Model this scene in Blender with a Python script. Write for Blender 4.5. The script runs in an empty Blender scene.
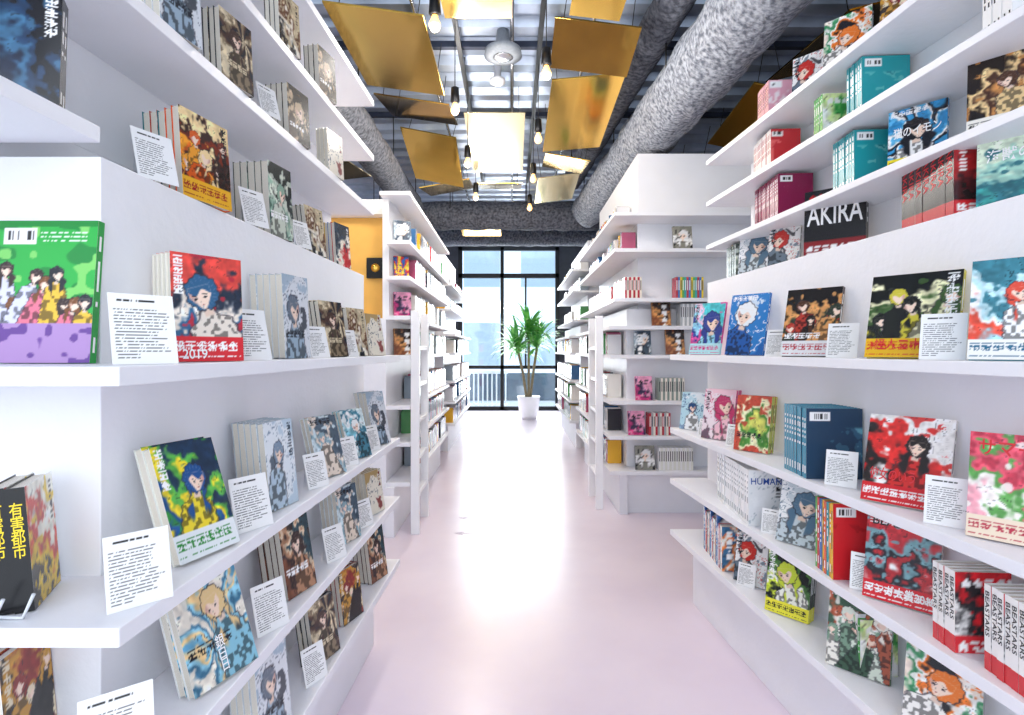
import bpy, math, random
import numpy as np
from mathutils import Matrix, Vector
random.seed(5)
scene=bpy.context.scene
col=scene.collection
try:
    scene.view_settings.view_transform='Standard'
    scene.view_settings.look='None'
except Exception as e: print(e)
R=math.radians

# ---------------------------------------------------------------- materials
def lin(c): 
    c=np.asarray(c,dtype=float)
    return np.where(c<=0.04045,c/12.92,((c+0.055)/1.055)**2.4)
def hx(s):
    s=s.lstrip('#'); return np.array([int(s[i:i+2],16)/255 for i in (0,2,4)])
def newmat(name):
    m=bpy.data.materials.new(name); m.use_nodes=True
    return m,m.node_tree,m.node_tree.nodes['Principled BSDF']
def pmat(name,c,rough=.5,metal=0.,noise=0.,nscale=8.,bump=0.,bscale=60.,emit=None,es=0.,c2=None):
    m,nt,b=newmat(name)
    cl=list(lin(hx(c)))+[1]
    b.inputs['Base Color'].default_value=cl
    b.inputs['Roughness'].default_value=rough
    b.inputs['Metallic'].default_value=metal
    tc=nt.nodes.new('ShaderNodeTexCoord')
    if noise>0 or c2:
        n=nt.nodes.new('ShaderNodeTexNoise'); n.inputs['Scale'].default_value=nscale; n.inputs['Detail'].default_value=6
        nt.links.new(tc.outputs['Object'],n.inputs['Vector'])
        r=nt.nodes.new('ShaderNodeValToRGB')
        r.color_ramp.elements[0].position=.35; r.color_ramp.elements[1].position=.65
        r.color_ramp.elements[0].color=cl
        d=list(lin(hx(c2)))+[1] if c2 else [x*(1-noise) for x in cl[:3]]+[1]
        r.color_ramp.elements[1].color=d
        nt.links.new(n.outputs['Fac'],r.inputs['Fac']); nt.links.new(r.outputs['Color'],b.inputs['Base Color'])
    if bump>0:
        n2=nt.nodes.new('ShaderNodeTexNoise'); n2.inputs['Scale'].default_value=bscale; n2.inputs['Detail'].default_value=4
        nt.links.new(tc.outputs['Object'],n2.inputs['Vector'])
        bp=nt.nodes.new('ShaderNodeBump'); bp.inputs['Strength'].default_value=bump; bp.inputs['Distance'].default_value=.01
        nt.links.new(n2.outputs['Fac'],bp.inputs['Height']); nt.links.new(bp.outputs['Normal'],b.inputs['Normal'])
    if emit:
        b.inputs['Emission Color'].default_value=list(lin(hx(emit)))+[1]; b.inputs['Emission Strength'].default_value=es
    return m
M_white=pmat('white_painted_wood','f4f5fa',.42,noise=.03,nscale=5,bump=.12,bscale=45)
M_white2=pmat('white_paint_smooth','f6f7fa',.35,noise=.02)
M_floor=pmat('pink_epoxy_floor','f2e5f0',.27,noise=0,nscale=1.3,c2='e8dae8',bump=.08,bscale=4)
M_deck=pmat('galvanised_deck','c2cfe4',.3,metal=.5,noise=.3,nscale=3)
M_dark=pmat('black_metal','141518',.4,metal=.4,noise=.2)
M_joist=pmat('dark_steel','3a4256',.5,metal=.4,noise=.2)
M_darkwall=pmat('dark_wall','3a3b42',.8,noise=.3,nscale=4)
M_gold=pmat('gold_mirror','f0c058',.13,metal=1,noise=.1,nscale=2,bump=.08,bscale=3)
M_gold_refl=pmat('gold_mirror_floor_reflection','f5e2b2',.14,metal=.75,noise=.06,nscale=2)  # paler copy of the gold mirror; white floor reflection put into the colour
M_bronze=pmat('bronze_mirror','a8843f',.1,metal=1,noise=.2,nscale=2,bump=.08,bscale=3)
M_duct=pmat('glass_wool_wrap','b4bac4',.9,nscale=34,c2='5c626e',bump=1,bscale=45)
M_duct2=pmat('dark_duct_wrap','747883',.9,nscale=30,c2='3c404a',bump=1,bscale=40)
M_orange=pmat('orange_wall','efb95e',.7,noise=.08)
M_wall=pmat('wall_paint','d8dae2',.7,noise=.05)
M_leaf=pmat('leaf_green','3f9a46',.4,nscale=9,c2='8cd46a')
M_trunk=pmat('bark','8f8164',.9,noise=.4,nscale=25,bump=.5)
M_soil=pmat('soil','4a3a2c',.95,noise=.4,nscale=40)
M_pot=pmat('white_ceramic','f7f7f8',.3,noise=.02)
M_brick=pmat('pale_facade_glow','d0dcea',.9,noise=.1,nscale=2,emit='e9f2fd',es=1.0)  # emission stands in for bright daylight on the facade
M_pane=pmat('facade_glass_glow','8fa4bc',.3,noise=.1,emit='bdd2ea',es=.75)  # glow imitates daylight on the panes, they are not lit windows
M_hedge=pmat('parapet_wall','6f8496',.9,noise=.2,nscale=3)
M_ground=pmat('terrace_concrete_glow','dfe6ee',.9,noise=.1,emit='e8f1fa',es=.3)  # slight emission imitates daylight falling on the concrete
M_fence=pmat('white_fence_glow','ffffff',.5,noise=.02,emit='ffffff',es=.4)  # white paint, plus emission in place of daylight on the slats
M_bulb=pmat('warm_bulb','ffe2b0',.2,noise=.01,emit='ffbe60',es=2.6)
M_steel=pmat('steel_wire','c9ccd2',.25,metal=.9,noise=.05)
M_wire=pmat('clear_plastic_rod','dfe3ea',.15,noise=.05)
M_mark=pmat('floor_marking','b8a2ba',.4,noise=.03)
M_speaker=pmat('grey_speaker','8a9199',.5,noise=.15,nscale=60)
M_lt_white=pmat('print_white','fafafa',.4,noise=.01)
M_lt_black=pmat('print_black','15151a',.4,noise=.01)
M_lt_red=pmat('print_red','d8202c',.4,noise=.01)
M_lt_yel=pmat('print_yellow','f6d92c',.4,noise=.01)
M_lt_blue=pmat('print_blue','1c4aa0',.4,noise=.01)
M_print,nt,b=newmat('printed_cover')
va=nt.nodes.new('ShaderNodeVertexColor'); va.layer_name='Col'
nt.links.new(va.outputs['Color'],b.inputs['Base Color']); b.inputs['Roughness'].default_value=.25
M_page,nt,b=newmat('page_edges')
tc=nt.nodes.new('ShaderNodeTexCoord'); w=nt.nodes.new('ShaderNodeTexWave'); w.bands_direction='Y'
w.inputs['Scale'].default_value=260; w.inputs['Distortion'].default_value=.6
nt.links.new(tc.outputs['Object'],w.inputs['Vector'])
r=nt.nodes.new('ShaderNodeValToRGB'); r.color_ramp.elements[0].color=(.50,.46,.38,1); r.color_ramp.elements[1].color=(.86,.82,.74,1)
nt.links.new(w.outputs['Fac'],r.inputs['Fac']); nt.links.new(r.outputs['Color'],b.inputs['Base Color']); b.inputs['Roughness'].default_value=.8
def clear(name,fac,tint=(1,1,1,1)):
    m=bpy.data.materials.new(name); m.use_nodes=True; nt=m.node_tree; nt.nodes.clear()
    o=nt.nodes.new('ShaderNodeOutputMaterial'); mx=nt.nodes.new('ShaderNodeMixShader'); t=nt.nodes.new('ShaderNodeBsdfTransparent'); g=nt.nodes.new('ShaderNodeBsdfGlossy')
    t.inputs['Color'].default_value=tint; g.inputs['Roughness'].default_value=.05; mx.inputs[0].default_value=fac
    nt.links.new(t.outputs[0],mx.inputs[1]); nt.links.new(g.outputs[0],mx.inputs[2]); nt.links.new(mx.outputs[0],o.inputs[0]); return m
M_glass=clear('window_glass',.06,(.93,.98,1,1)); M_acryl=clear('clear_acrylic',.2,(.95,.97,1,1))

# ---------------------------------------------------------------- mesh helpers
def mk(name,me,parent=None,mat=None,base=None):
    o=bpy.data.objects.new(name,me)
    if mat and len(me.materials)==0: me.materials.append(mat)
    col.objects.link(o)
    if parent is not None:
        o.parent=parent
        if base is not None: o.matrix_parent_inverse=Matrix.Translation(base).inverted()
    return o
def tag(o,label,cat,group=None):
    o['label']=label; o['category']=cat
    if group: o['group']=group
def empty(name,loc,label,cat,group=None,M=None):
    e=bpy.data.objects.new(name,None); e.empty_display_size=.05
    if M is not None: e.matrix_world=M
    else: e.location=loc
    col.objects.link(e); tag(e,label,cat,group); return e
def struct(o): o['kind']='structure'; return o
import bmesh
def prisms(name,items,mat,bev=0.,parent=None,base=None):
    bm=bmesh.new()
    for poly,z0,z1 in items:
        lo=[bm.verts.new((x,y,z0)) for x,y in poly]; hi=[bm.verts.new((x,y,z1)) for x,y in poly]
        n=len(poly)
        bm.faces.new(lo); bm.faces.new(hi)
        for i in range(n): bm.faces.new((lo[i],lo[(i+1)%n],hi[(i+1)%n],hi[i]))
    bmesh.ops.recalc_face_normals(bm,faces=bm.faces)
    if bev: bmesh.ops.bevel(bm,geom=bm.edges[:],offset=bev,segments=2,affect='EDGES',profile=.5)
    me=bpy.data.meshes.new(name); bm.to_mesh(me); bm.free()
    return mk(name,me,parent,mat,base)
def rect(x0,x1,y0,y1): return [(x0,y0),(x1,y0),(x1,y1),(x0,y1)]
def boxes(name,bs,mat,bev=0.,parent=None,base=None):
    return prisms(name,[(rect(b[0],b[1],b[2],b[3]),b[4],b[5]) for b in bs],mat,bev,parent,base)
def lathe(name,prof,mat,seg=24,M=Matrix(),parent=None,smooth=True,base=None):
    bm=bmesh.new(); rings=[]
    for r_,z in prof:
        rings.append([bm.verts.new(M@Vector((r_*math.cos(2*math.pi*i/seg),r_*math.sin(2*math.pi*i/seg),z))) for i in range(seg)])
    for a,b_ in zip(rings,rings[1:]):
        for i in range(seg): bm.faces.new((a[i],a[(i+1)%seg],b_[(i+1)%seg],b_[i]))
    bm.faces.new(rings[0][::-1]); bm.faces.new(rings[-1])
    bmesh.ops.recalc_face_normals(bm,faces=bm.faces)
    for f in bm.faces: f.smooth=smooth and len(f.verts)==4
    me=bpy.data.meshes.new(name); bm.to_mesh(me); bm.free()
    return mk(name,me,parent,mat,base)
def tube(name,pts,rad,mat,seg=10,parent=None,base=None,rough=0.,rings=1):
    bm=bmesh.new(); P=[Vector(p) for p in pts]
    Q=[]
    for a,b_ in zip(P,P[1:]):
        for k in range(rings): Q.append(a.lerp(b_,k/rings))
    Q.append(P[-1]); rg=[]
    up=Vector((0,0,1))
    for i,p in enumerate(Q):
        d=(Q[min(i+1,len(Q)-1)]-Q[max(i-1,0)]).normalized()
        s=d.cross(up); 
        if s.length<.01: s=d.cross(Vector((1,0,0)))
        s.normalize(); t=s.cross(d)
        rr=rad*(1+rough*random.uniform(-1,1)*.6)
        rg.append([bm.verts.new(p+(s*math.cos(a2)+t*math.sin(a2))*rr*(1+rough*random.uniform(-1,1))) for a2 in [2*math.pi*j/seg for j in range(seg)]])
    for a,b_ in zip(rg,rg[1:]):
        for i in range(seg): f=bm.faces.new((a[i],a[(i+1)%seg],b_[(i+1)%seg],b_[i])); f.smooth=True
    bm.faces.new(rg[0]); bm.faces.new(rg[-1])
    bmesh.ops.recalc_face_normals(bm,faces=bm.faces)
    me=bpy.data.meshes.new(name); bm.to_mesh(me); bm.free()
    return mk(name,me,parent,mat,base)

# ---------------------------------------------------------------- cover art
def vnoise(rng,W,H,a,b_):
    g=rng.random((b_+1,a+1)); X=np.linspace(0,a,W); Y=np.linspace(0,b_,H)
    def sm(t): f=np.floor(t); r=t-f; return f+r*r*(3-2*r)
    X=sm(X); Y=sm(Y)
    t=np.array([np.interp(X,np.arange(a+1),row) for row in g])
    return np.array([np.interp(Y,np.arange(b_+1),t[:,i]) for i in range(W)]).T
def glyph(img,rng,x,y,s,c):
    H,W,_=img.shape
    m=rng.random((s,s))<.4; m[s//2,:]=True; m[:,s//2]=True
    if rng.random()<.5: m[0,:]=True
    if rng.random()<.5: m[s-1,:]=True; m[s-2,:]=False
    for i in range(s):
        for j in range(s):
            if m[i,j] and 0<=y+i<H and 0<=x+j<W: img[y+i,x+j]=c
SKIN=hx('f8dcc8')
def ss(a,b_,x): t=np.clip((x-a)/(b_-a),0,1); return t*t*(3-2*t)
def mixm(img,c,m): 
    m=np.clip(m,0,1)[...,None]; img[:]=img*(1-m)+np.asarray(c)*m
def paintbg(rng,P,W,H):
    k=len(P); yy,xx=np.mgrid[0:H,0:W]; u=xx/(W-1); v=yy/(H-1)
    wx=.25*(vnoise(rng,W,H,4,5)-.5); wy=.25*(vnoise(rng,W,H,4,5)-.5)
    mode=rng.integers(0,4); c0=rng.uniform(.2,.8,2)
    if mode==0: base=(u+wx)*math.cos(1)+(v+wy)*math.sin(1)
    elif mode==1: base=np.hypot(u+wx-c0[0],(v+wy-c0[1])*1.3)*1.4
    elif mode==2: base=np.abs(np.sin(3*np.arctan2(v+wy-c0[1],u+wx-c0[0])))
    else: base=(v+wy)
    n=.75*base+.4*vnoise(rng,W,H,5,7)+.22*vnoise(rng,W,H,11,15)+.12*vnoise(rng,W,H,22,30)
    q=np.argsort(np.argsort(n.ravel())).reshape(n.shape)/n.size
    f=q*(k-.001); i=f.astype(int); fr=f-i; j=np.minimum(i+1,k-1)
    t=ss(.3,1,fr)[...,None]; img=P[i]*(1-t)+P[j]*t
    n2=vnoise(rng,W,H,9,13); n3=vnoise(rng,W,H,max(2,W//3),max(2,H//3))
    img=img*(.80+.25*n2+.2*n3)[...,None]
    sh=ss(.8,.86,vnoise(rng,W,H,7,10)); mixm(img,P[rng.integers(0,k)],sh*.9)
    mixm(img,hx('16161c'),(ss(.05,.02,np.abs(n3-.5))*ss(.55,.75,n2))*.5)
    return img,q,n2,n3
def figure(img,rng,P,u,v,cx,cy,s,tilt,n3,simple=False):
    asp=img.shape[0]/img.shape[1]
    du=(u-cx); dv=(v-cy)*asp; ca,sa=math.cos(tilt),math.sin(tilt); x=(du*ca+dv*sa)/s; y=(-du*sa+dv*ca)/s
    ink=hx('2a2630'); turn=rng.uniform(-.05,.05); cloth=P[2%len(P)]; hair=P[1]
    bw=.06+ss(-.17,-.32,y)*.17+np.clip(-.32-y,0,1)*.18+.012*np.sin(y*60)
    mixm(img,ink,ss(.02,.0,np.abs(x+.02)-bw-.01)*ss(-.13,-.15,y)*.8); mixm(img,cloth,ss(.01,-.01,np.abs(x+.02)-bw)*ss(-.14,-.16,y))
    mixm(img,cloth*.55,ss(.01,-.01,np.abs(x+.02)-bw)*ss(-.2,-.22,y)*ss(.52,.6,n3)); mixm(img,SKIN*.92,ss(.012,0,np.abs(x)-.045)*ss(-.23,-.2,y)*ss(-.1,-.12,y))
    rr=np.sqrt(((x)/.165)**2+((y-.03)/.175)**2); ang=np.arctan2(y,x); ph=rng.random()*6
    edge=1+.05*np.sin(ang*7+ph)+.04*np.sin(ang*15+ph)
    long_=rng.random()<.5
    if long_:
        lw=.15+.05*np.sin(y*11+ph)+.02*np.sin(y*33); hl=ss(.01,-.01,np.abs(x+.02*np.sin(y*9))-lw)*ss(.04,0,y)*ss(-.48,-.36,y+.05*np.sin(x*40)); hl=hl*ss(.07,.09,np.abs(x))
        mixm(img,ink,ss(.02,.0,np.abs(x+.02*np.sin(y*9))-lw-.008)*ss(.04,0,y)*ss(-.49,-.4,y)*ss(.08,.1,np.abs(x))*.6); mixm(img,hair,hl)
    mixm(img,ink,ss(1.12,1.04,rr/edge)); mixm(img,hair,ss(1.05,.98,rr/edge))
    fx=x-turn; jaw=.115-np.clip(-.0-y,0,1)*.7
    fc=ss(.008,-.008,np.abs(fx)-jaw)*ss(-.145,-.125,y)*ss(.11,.09,y); 
    mixm(img,SKIN,fc); mixm(img,SKIN*np.array([.86,.76,.76]),fc*ss(.04,.09,fx*np.sign(turn+.001)))
    mixm(img,hair,fc*ss(.03,.045,y+.028*np.sin(fx*38+ph)))
    mixm(img,hair*.65+.3,ss(.75,.9,np.sin(ang*21+ph))*ss(1,.85,rr)*ss(.62,.72,rr)*.45)
    if not simple:
        for sx in(-.05,.05):
            ex=fx-sx-turn*.4
            mixm(img,ink,fc*ss(1.15,.85,np.sqrt((ex/.021)**2+((y+.018)/.013)**2))); mixm(img,ink,fc*ss(.004,.0,np.abs(y-.012+ex*.2)-.002)*ss(.03,.025,np.abs(ex)))
        mixm(img,hx('b06058'),fc*ss(1.3,.7,np.sqrt(((fx-turn*.5)/.018)**2+((y+.09)/.005)**2)))
        mixm(img,SKIN*.75,fc*ss(1.3,.7,np.sqrt(((fx-turn*.9)/.006)**2+((y+.055)/.012)**2)))
def art(seed,pal,style,band,W,H):
    W+=1;H+=1
    rng=np.random.default_rng(seed); P=np.array([hx(p) for p in pal]); k=len(P)
    yy,xx=np.mgrid[0:H,0:W]; u=xx/(W-1); v=yy/(H-1)
    img,q,n2,n3=paintbg(rng,P,W,H)
    if style not in('paint','figure','group'): img=np.ones((H,W,3))*P[0]
    if style in('line','figureline'):
        mixm(img,P[2%k],ss(.80,.86,q)*.8); mixm(img,P[-1],ss(.08,.05,q)*.8); mixm(img,P[1],ss(.02,.008,np.abs(q-.45))); mixm(img,P[1],ss(.02,.008,np.abs(q-.72))); mixm(img,P[1],ss(.04,.02,np.abs(n3-.5))*ss(.6,.8,n2)*.6)
    if style in('figure','figureline'):
        figure(img,rng,P,u,v,.5+rng.uniform(-.14,.14),.64+rng.uniform(-.08,.04),rng.choice([.8,1.05,1.35,1.6]),rng.uniform(-.4,.4),n3)
    if style=='group':
        for i in range(5): figure(img,rng,np.roll(P,i,0),u,v,.12+.19*i+rng.uniform(-.05,.05),.42+.28*((i*2)%3)/2+rng.uniform(-.05,.05),rng.uniform(.5,.8),rng.uniform(-.4,.4),n3,True)
    if style=='back':
        if k>1: mixm(img,P[1],ss(.68,.72,q)*ss(.12,.16,v)*ss(.75,.7,v))
        if k>2: mixm(img,P[2],ss(.88,.92,q)*ss(.75,.7,v))
        img[(u>.06)&(u<.42)&(v>.82)&(v<.95)]=hx('f5f5f5')
        bars=(rng.random(W)<.5)[None,:]&(u>.1)&(u<.38)&(v>.85)&(v<.93); img[bars]=hx('303030')
    elif style=='greenback':
        img=np.ones((H,W,3))*hx('2fb04a'); mixm(img,hx('1c8a3c'),ss(.55,.6,vnoise(rng,W,H,6,8))); mixm(img,hx('7ed06a'),ss(.8,.84,vnoise(rng,W,H,8,12)))
        for i in range(9):
            figure(img,rng,np.array([hx('f4f4f0'),hx(['3a2a2a','7a4a2a','20242c'][i%3]),hx(['d8d8f0','e87890','f0c040'][i%3])]),u,v,.12+.1*i,rng.uniform(.36,.7),.42,rng.uniform(-.4,.4),n3,True)
        img[v<.27]=hx('b08cc4'); mixm(img,hx('6a4494'),ss(.6,.65,vnoise(rng,W,H,12,18))*(v<.27)); img[v>.96]=hx('1f8a3a')
        img[(u>.08)&(u<.4)&(v>.83)&(v<.95)]=hx('f5f5f5'); bars=(rng.random(W)<.5)[None,:]&(u>.11)&(u<.37)&(v>.86)&(v<.93); img[bars]=hx('303030')
        for r_ in range(int(H*.85),int(H*.94),3):
            for c_ in range(int(W*.45),int(W*.9)):
                if rng.random()<.7: img[r_,c_]=hx('e8f4e8')
    elif style!='plain' or k>1:
        tcx=P[-1] if np.abs(P[-1]-img[H*3//4:].mean((0,1))).sum()>.7 else hx('ffffff' if img[H*3//4:].mean()<.55 else '202028')
        s=max(3,W//8); mode=rng.integers(0,4)
        if mode==0:
            for i in range(4): glyph(img,rng,W-s-3,H-2-(i+1)*(s+1),s,tcx)
        elif mode==1:
            for i in range(5): glyph(img,rng,3+i*(s+1),H-s-3,s,tcx)
        elif mode==2:
            for i in range(4): glyph(img,rng,3,H-2-(i+1)*(s+1),s,tcx)
        else:
            for i in range(5): glyph(img,rng,3+i*(s+1),int(H*.26),s,tcx)
    if band and style!='greenback':
        bc=hx(band[0]); tc2=hx(band[1]); bh=.2+.05*rng.random(); img[v<bh]=bc
        s=max(3,int(H*bh*.42)); 
        for i in range(max(1,(W-3)//(s+1))): glyph(img,rng,2+i*(s+1),int(H*bh*.45),s,tc2)
        for i in range(2,W-2):
            if rng.random()<.6: img[int(H*bh*.2),i]=tc2
    return np.clip(img,0,1)
def spine_art(seed,c,tc_,band,n=28):
    rng=np.random.default_rng(seed+99); a=np.ones((n,3,3))*hx(c)
    for i in range(int(n*.42),int(n*.9)):
        if rng.random()<.7: a[i,1]=hx(tc_)
    for i in range(2,5): a[i,1]=hx(tc_)
    if band: a[:int(n*.22)]=hx(band[0])
    return a
def add_grid(V,F,C,o,du,dv,img,smooth=False):
    H,W,_=img.shape
    if smooth: H-=1;W-=1
    b0=len(V)
    for j in range(H+1):
        for i in range(W+1): V.append(tuple(o[k]+du[k]*i/W+dv[k]*j/H for k in range(3)))
    L=lin(img)
    for j in range(H):
        for i in range(W):
            a=b0+j*(W+1)+i; F.append((a,a+1,a+W+2,a+W+1))
            C.append(np.stack([L[j,i],L[j,i+1],L[j+1,i+1],L[j+1,i]]) if smooth else L[j,i])
def finish(name,V,F,C,mats,mi=None):
    me=bpy.data.meshes.new(name); me.from_pydata(V,[],F); 
    ca=me.color_attributes.new('Col','FLOAT_COLOR','CORNER')
    arr=np.concatenate([(c if getattr(c,'ndim',1)==2 else np.repeat(np.asarray(c)[None],len(f),0)) for c,f in zip(C,F)])
    arr=np.concatenate([arr,np.ones((len(arr),1))],1).astype(np.float32)
    ca.data.foreach_set('color',arr.ravel())
    for m in mats: me.materials.append(m)
    if mi is not None: me.polygons.foreach_set('material_index',mi)
    me.update(); return me
def cbox(V,F,C,x0,x1,y0,y1,z0,z1,c,skip=()):
    b0=len(V)
    V+= [(x0,y0,z0),(x1,y0,z0),(x1,y1,z0),(x0,y1,z0),(x0,y0,z1),(x1,y0,z1),(x1,y1,z1),(x0,y1,z1)]
    fs={'b':(3,2,1,0),'t':(4,5,6,7),'f':(0,1,5,4),'k':(2,3,7,6),'r':(1,2,6,5),'l':(3,0,4,7)}
    for k_,f in fs.items():
        if k_ in skip: continue
        F.append(tuple(b0+i for i in f)); C.append(lin(c))
class Des: pass
_pg={}
def D(label,w,h,t,pal,style='paint',band=None,sp='R',res=(30,44),spc=None,spt=None,seed=None,texts=()):
    d=Des(); d.label=label; d.w,d.h,d.t=w,h,t; d.texts=texts; d.sp=sp
    D.n=getattr(D,'n',0)+1; seed=seed or D.n*7+3
    img=art(seed,pal,style,band,*res); sc=spc or pal[0]; d.sc=sc
    st=spt or ('ffffff' if hx(sc).sum()<1.7 else '26262c'); sa=spine_art(seed,sc,st,band)
    c=.0012; V,F,C=[],[],[]; base=hx(sc)
    add_grid(V,F,C,(0,0,0),(w,0,0),(0,0,h),img,True)
    cbox(V,F,C,0,w,0,c,0,h,hx('eceae4'),skip=('f',))
    cbox(V,F,C,0,w,t-c,t,0,h,base)
    if sp=='R':
        add_grid(V,F,C,(w+.0004,0,0),(0,t,0),(0,0,h),sa); cbox(V,F,C,w-c,w,c,t-c,0,h,base)
    else:
        add_grid(V,F,C,(-.0004,t,0),(0,-t,0),(0,0,h),sa); cbox(V,F,C,0,c,c,t-c,0,h,base)
    d.cover=finish('cover',V,F,C,[M_print])
    e=.003; x0,x1=(e,w-c) if sp=='R' else (c,w-e)
    key=(round(w,3),round(h,3),round(t,3),sp)
    if key not in _pg:
        V2,F2,C2=[],[],[]; cbox(V2,F2,C2,x0,x1,c,t-c,e,h-e,(1,1,1)); _pg[key]=finish('page_block',V2,F2,C2,[M_page])
    d.pages=_pg[key]
    nF=len(F); cbox(V,F,C,x0,x1,c,t-c,e,h-e,(1,1,1)); d.single=finish('book',V,F,C,[M_print,M_page],[0]*nF+[1]*(len(F)-nF))
    return d
_tx={}
def textmesh(body,W,H,mat,bold=.0):
    key=(body,round(W,4),round(H,4),mat.name)
    if key in _tx: return _tx[key]
    cu=bpy.data.curves.new('lettering','FONT'); cu.body=body; cu.align_x='CENTER'; cu.size=1; cu.offset=bold; cu.resolution_u=3; cu.space_line=.85
    o=bpy.data.objects.new('tmp',cu); col.objects.link(o); dg=bpy.context.evaluated_depsgraph_get(); dg.update()
    me=bpy.data.meshes.new_from_object(o.evaluated_get(dg)); bpy.data.objects.remove(o)
    n=len(me.vertices)
    if n==0: return None
    a=np.zeros(n*3); me.vertices.foreach_get('co',a); a=a.reshape(-1,3)
    mn,mx=a.min(0),a.max(0); s=mx-mn
    a[:,0]=(a[:,0]-(mn[0]+mx[0])/2)/max(s[0],1e-6)*W; a[:,1]=(a[:,1]-(mn[1]+mx[1])/2)/max(s[1],1e-6)*H
    z=a[:,1].copy(); a[:,1]=0; a[:,2]=z
    me.vertices.foreach_set('co',a.ravel()); me.materials.clear(); me.materials.append(mat); me.update(); me.name='lettering'
    _tx[key]=me; return me
NB=[0]
def book(d,M,full=True,group=None,lettering=True):
    NB[0]+=1
    if full:
        e=empty('book',None,d.label,'book',group,M)
        mk('cover',d.cover,e); mk('page_block',d.pages,e)
        if lettering:
            for (s,cx,cz,W,H,mt,where) in d.texts:
                me=textmesh(s,W,H,mt,.01)
                if me is None: continue
                o=mk('lettering',me,e)
                if where=='front': o.location=(cx*d.w,-.0006,cz*d.h)
                elif where=='spineL': o.matrix_basis=Matrix.Translation((-.0011,d.t/2,cz*d.h))@Matrix.Rotation(R(-90),4,'Z')@Matrix.Rotation(R(90),4,'Y')
                elif where=='spineU': o.matrix_basis=Matrix.Translation((-.0011,d.t/2,cz*d.h))@Matrix.Rotation(R(-90),4,'Z')
        return e
    o=bpy.data.objects.new('book',d.single); o.matrix_world=M; col.objects.link(o); tag(o,d.label,'book',group); return o
def bL(Y): return -.765+.03*(Y-1.06)
def bR(Y): return 1.08-.073*(Y-3.15)
def stackat(X,Y,z,al,lean,n,ds,group,full=True,anchor='L',gap=.0006):
    a=R(al); le=R(lean); acc=0
    if not isinstance(ds,(list,tuple)): ds=[ds]
    if anchor=='R': X-=ds[0].w*math.cos(a); Y-=ds[0].w*math.sin(a)
    for k in range(n):
        d=ds[k%len(ds)]; j=random.uniform(-.002,.002) if k else 0
        px=X-math.sin(a)*acc+math.cos(a)*j; py=Y+math.cos(a)*acc+math.sin(a)*j
        M=Matrix.Translation((px,py,z+.0005+d.t*math.sin(le)))@Matrix.Rotation(a,4,'Z')@Matrix.Rotation(-le,4,'X')
        book(d,M,full and (k<8),group,lettering=True)
        acc+=d.t/math.cos(le)+gap
def SL(Y,v,z,al,lean,n,ds,group,**k): stackat(bL(Y)+v,Y,z,al,lean,n,ds,group,**k)
def SR(Y,v,z,al,lean,n,ds,group,**k): stackat(bR(Y)-v,Y,z,al,lean,n,ds,group,**k)

cards=[]
for i in range(5):
    rng=np.random.default_rng(50+i); W,H=52,66; img=np.ones((H+1,W+1,3))*.96
    for r_ in range(6,54,3):
        L=int(rng.integers(32,45)) if r_>9 else 18
        for c_ in range(4,4+L):
            if rng.random()<.8: img[r_,c_]=.22
    for c_ in range(7,38): 
        if rng.random()<.8: img[59:61,c_]=.15
    V,F,C=[],[],[]; w,h,t=.1,.125,.0012
    add_grid(V,F,C,(0,0,0),(w,0,0),(0,0,h),img,True); cbox(V,F,C,0,w,0,t,0,h,hx('f2f2f2'),skip=('f',))
    V2=[(.01,t+.0004,0),(w-.01,t+.0004,0),(w-.01,t+.0004,h*.85),(.01,t+.0004,h*.85),(w-.01,.035,0.013),(.01,.035,0.013)]
    F2=[(0,1,2,3),(3,2,4,5)]
    me2=bpy.data.meshes.new('acrylic_stand'); me2.from_pydata(V2,[],F2); me2.materials.append(M_acryl)
    cards.append((finish('card',V,F,C,[M_print]),me2))
def card(X,Y,z,al,lean=14,s=1.,i=None):
    i=random.randrange(5) if i is None else i
    M=Matrix.Translation((X,Y,z+.001))@Matrix.Rotation(R(al),4,'Z')@Matrix.Rotation(R(-lean),4,'X')@Matrix.Scale(s,4)
    e=empty('description_card',None,'white printed description card on a clear acrylic stand','card','description cards on the shelves',M)
    mk('card',cards[i][0],e); mk('acrylic_stand',cards[i][1],e)
def CL(Y,v,z,al=60,**k): card(bL(Y)+v,Y,z,al,**k)
def CR(Y,v,z,al=-50,**k): card(bR(Y)-v,Y,z,al,**k)

# ---------------------------------------------------------------- room
struct(boxes('floor',[(-4,4,-1.5,13.5,-.1,0)],M_floor))
CZ=3.95
prof=[]; y=-1.5
while y<13.5:
    prof+= [(y,CZ),(y+.12,CZ),(y+.15,CZ+.07),(y+.27,CZ+.07)]; y+=.3
V=[];F=[]
for x in(-4,4):
    for p in prof: V.append((x,p[0],p[1]))
n=len(prof)
for i in range(n-1): F.append((i,i+1,n+i+1,n+i))
me=bpy.data.meshes.new('ceiling'); me.from_pydata(V,[],F); struct(mk('ceiling',me,None,M_deck))
struct(boxes('wall_left',[(-4.1,-4,-1.5,13.5,0,4.1)],M_wall))
struct(boxes('wall_right',[(4,4.1,-1.5,13.5,0,4.1)],M_darkwall))
struct(boxes('wall_end',[(-4,-1.25,13.3,13.45,0,4.1),(1.1,4,13.3,13.45,0,4.1),(-1.25,1.1,13.3,13.45,3.8,4.1)],M_darkwall))
struct(boxes('wall_orange',[(-3.2,-1.01,4.75,4.85,0,2.5)],M_orange))
struct(boxes('trim_1',[(-3.2,-1.01,4.62,4.86,2.502,2.62)],M_white))
e=empty('picture_frame',(-1.13,4.73,2.08),'small square black framed panel on orange wall','picture frame')
boxes('frame',[(-.075,.075,-.015,.015,-.085,.085)],M_dark,.004,e,None)
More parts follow.
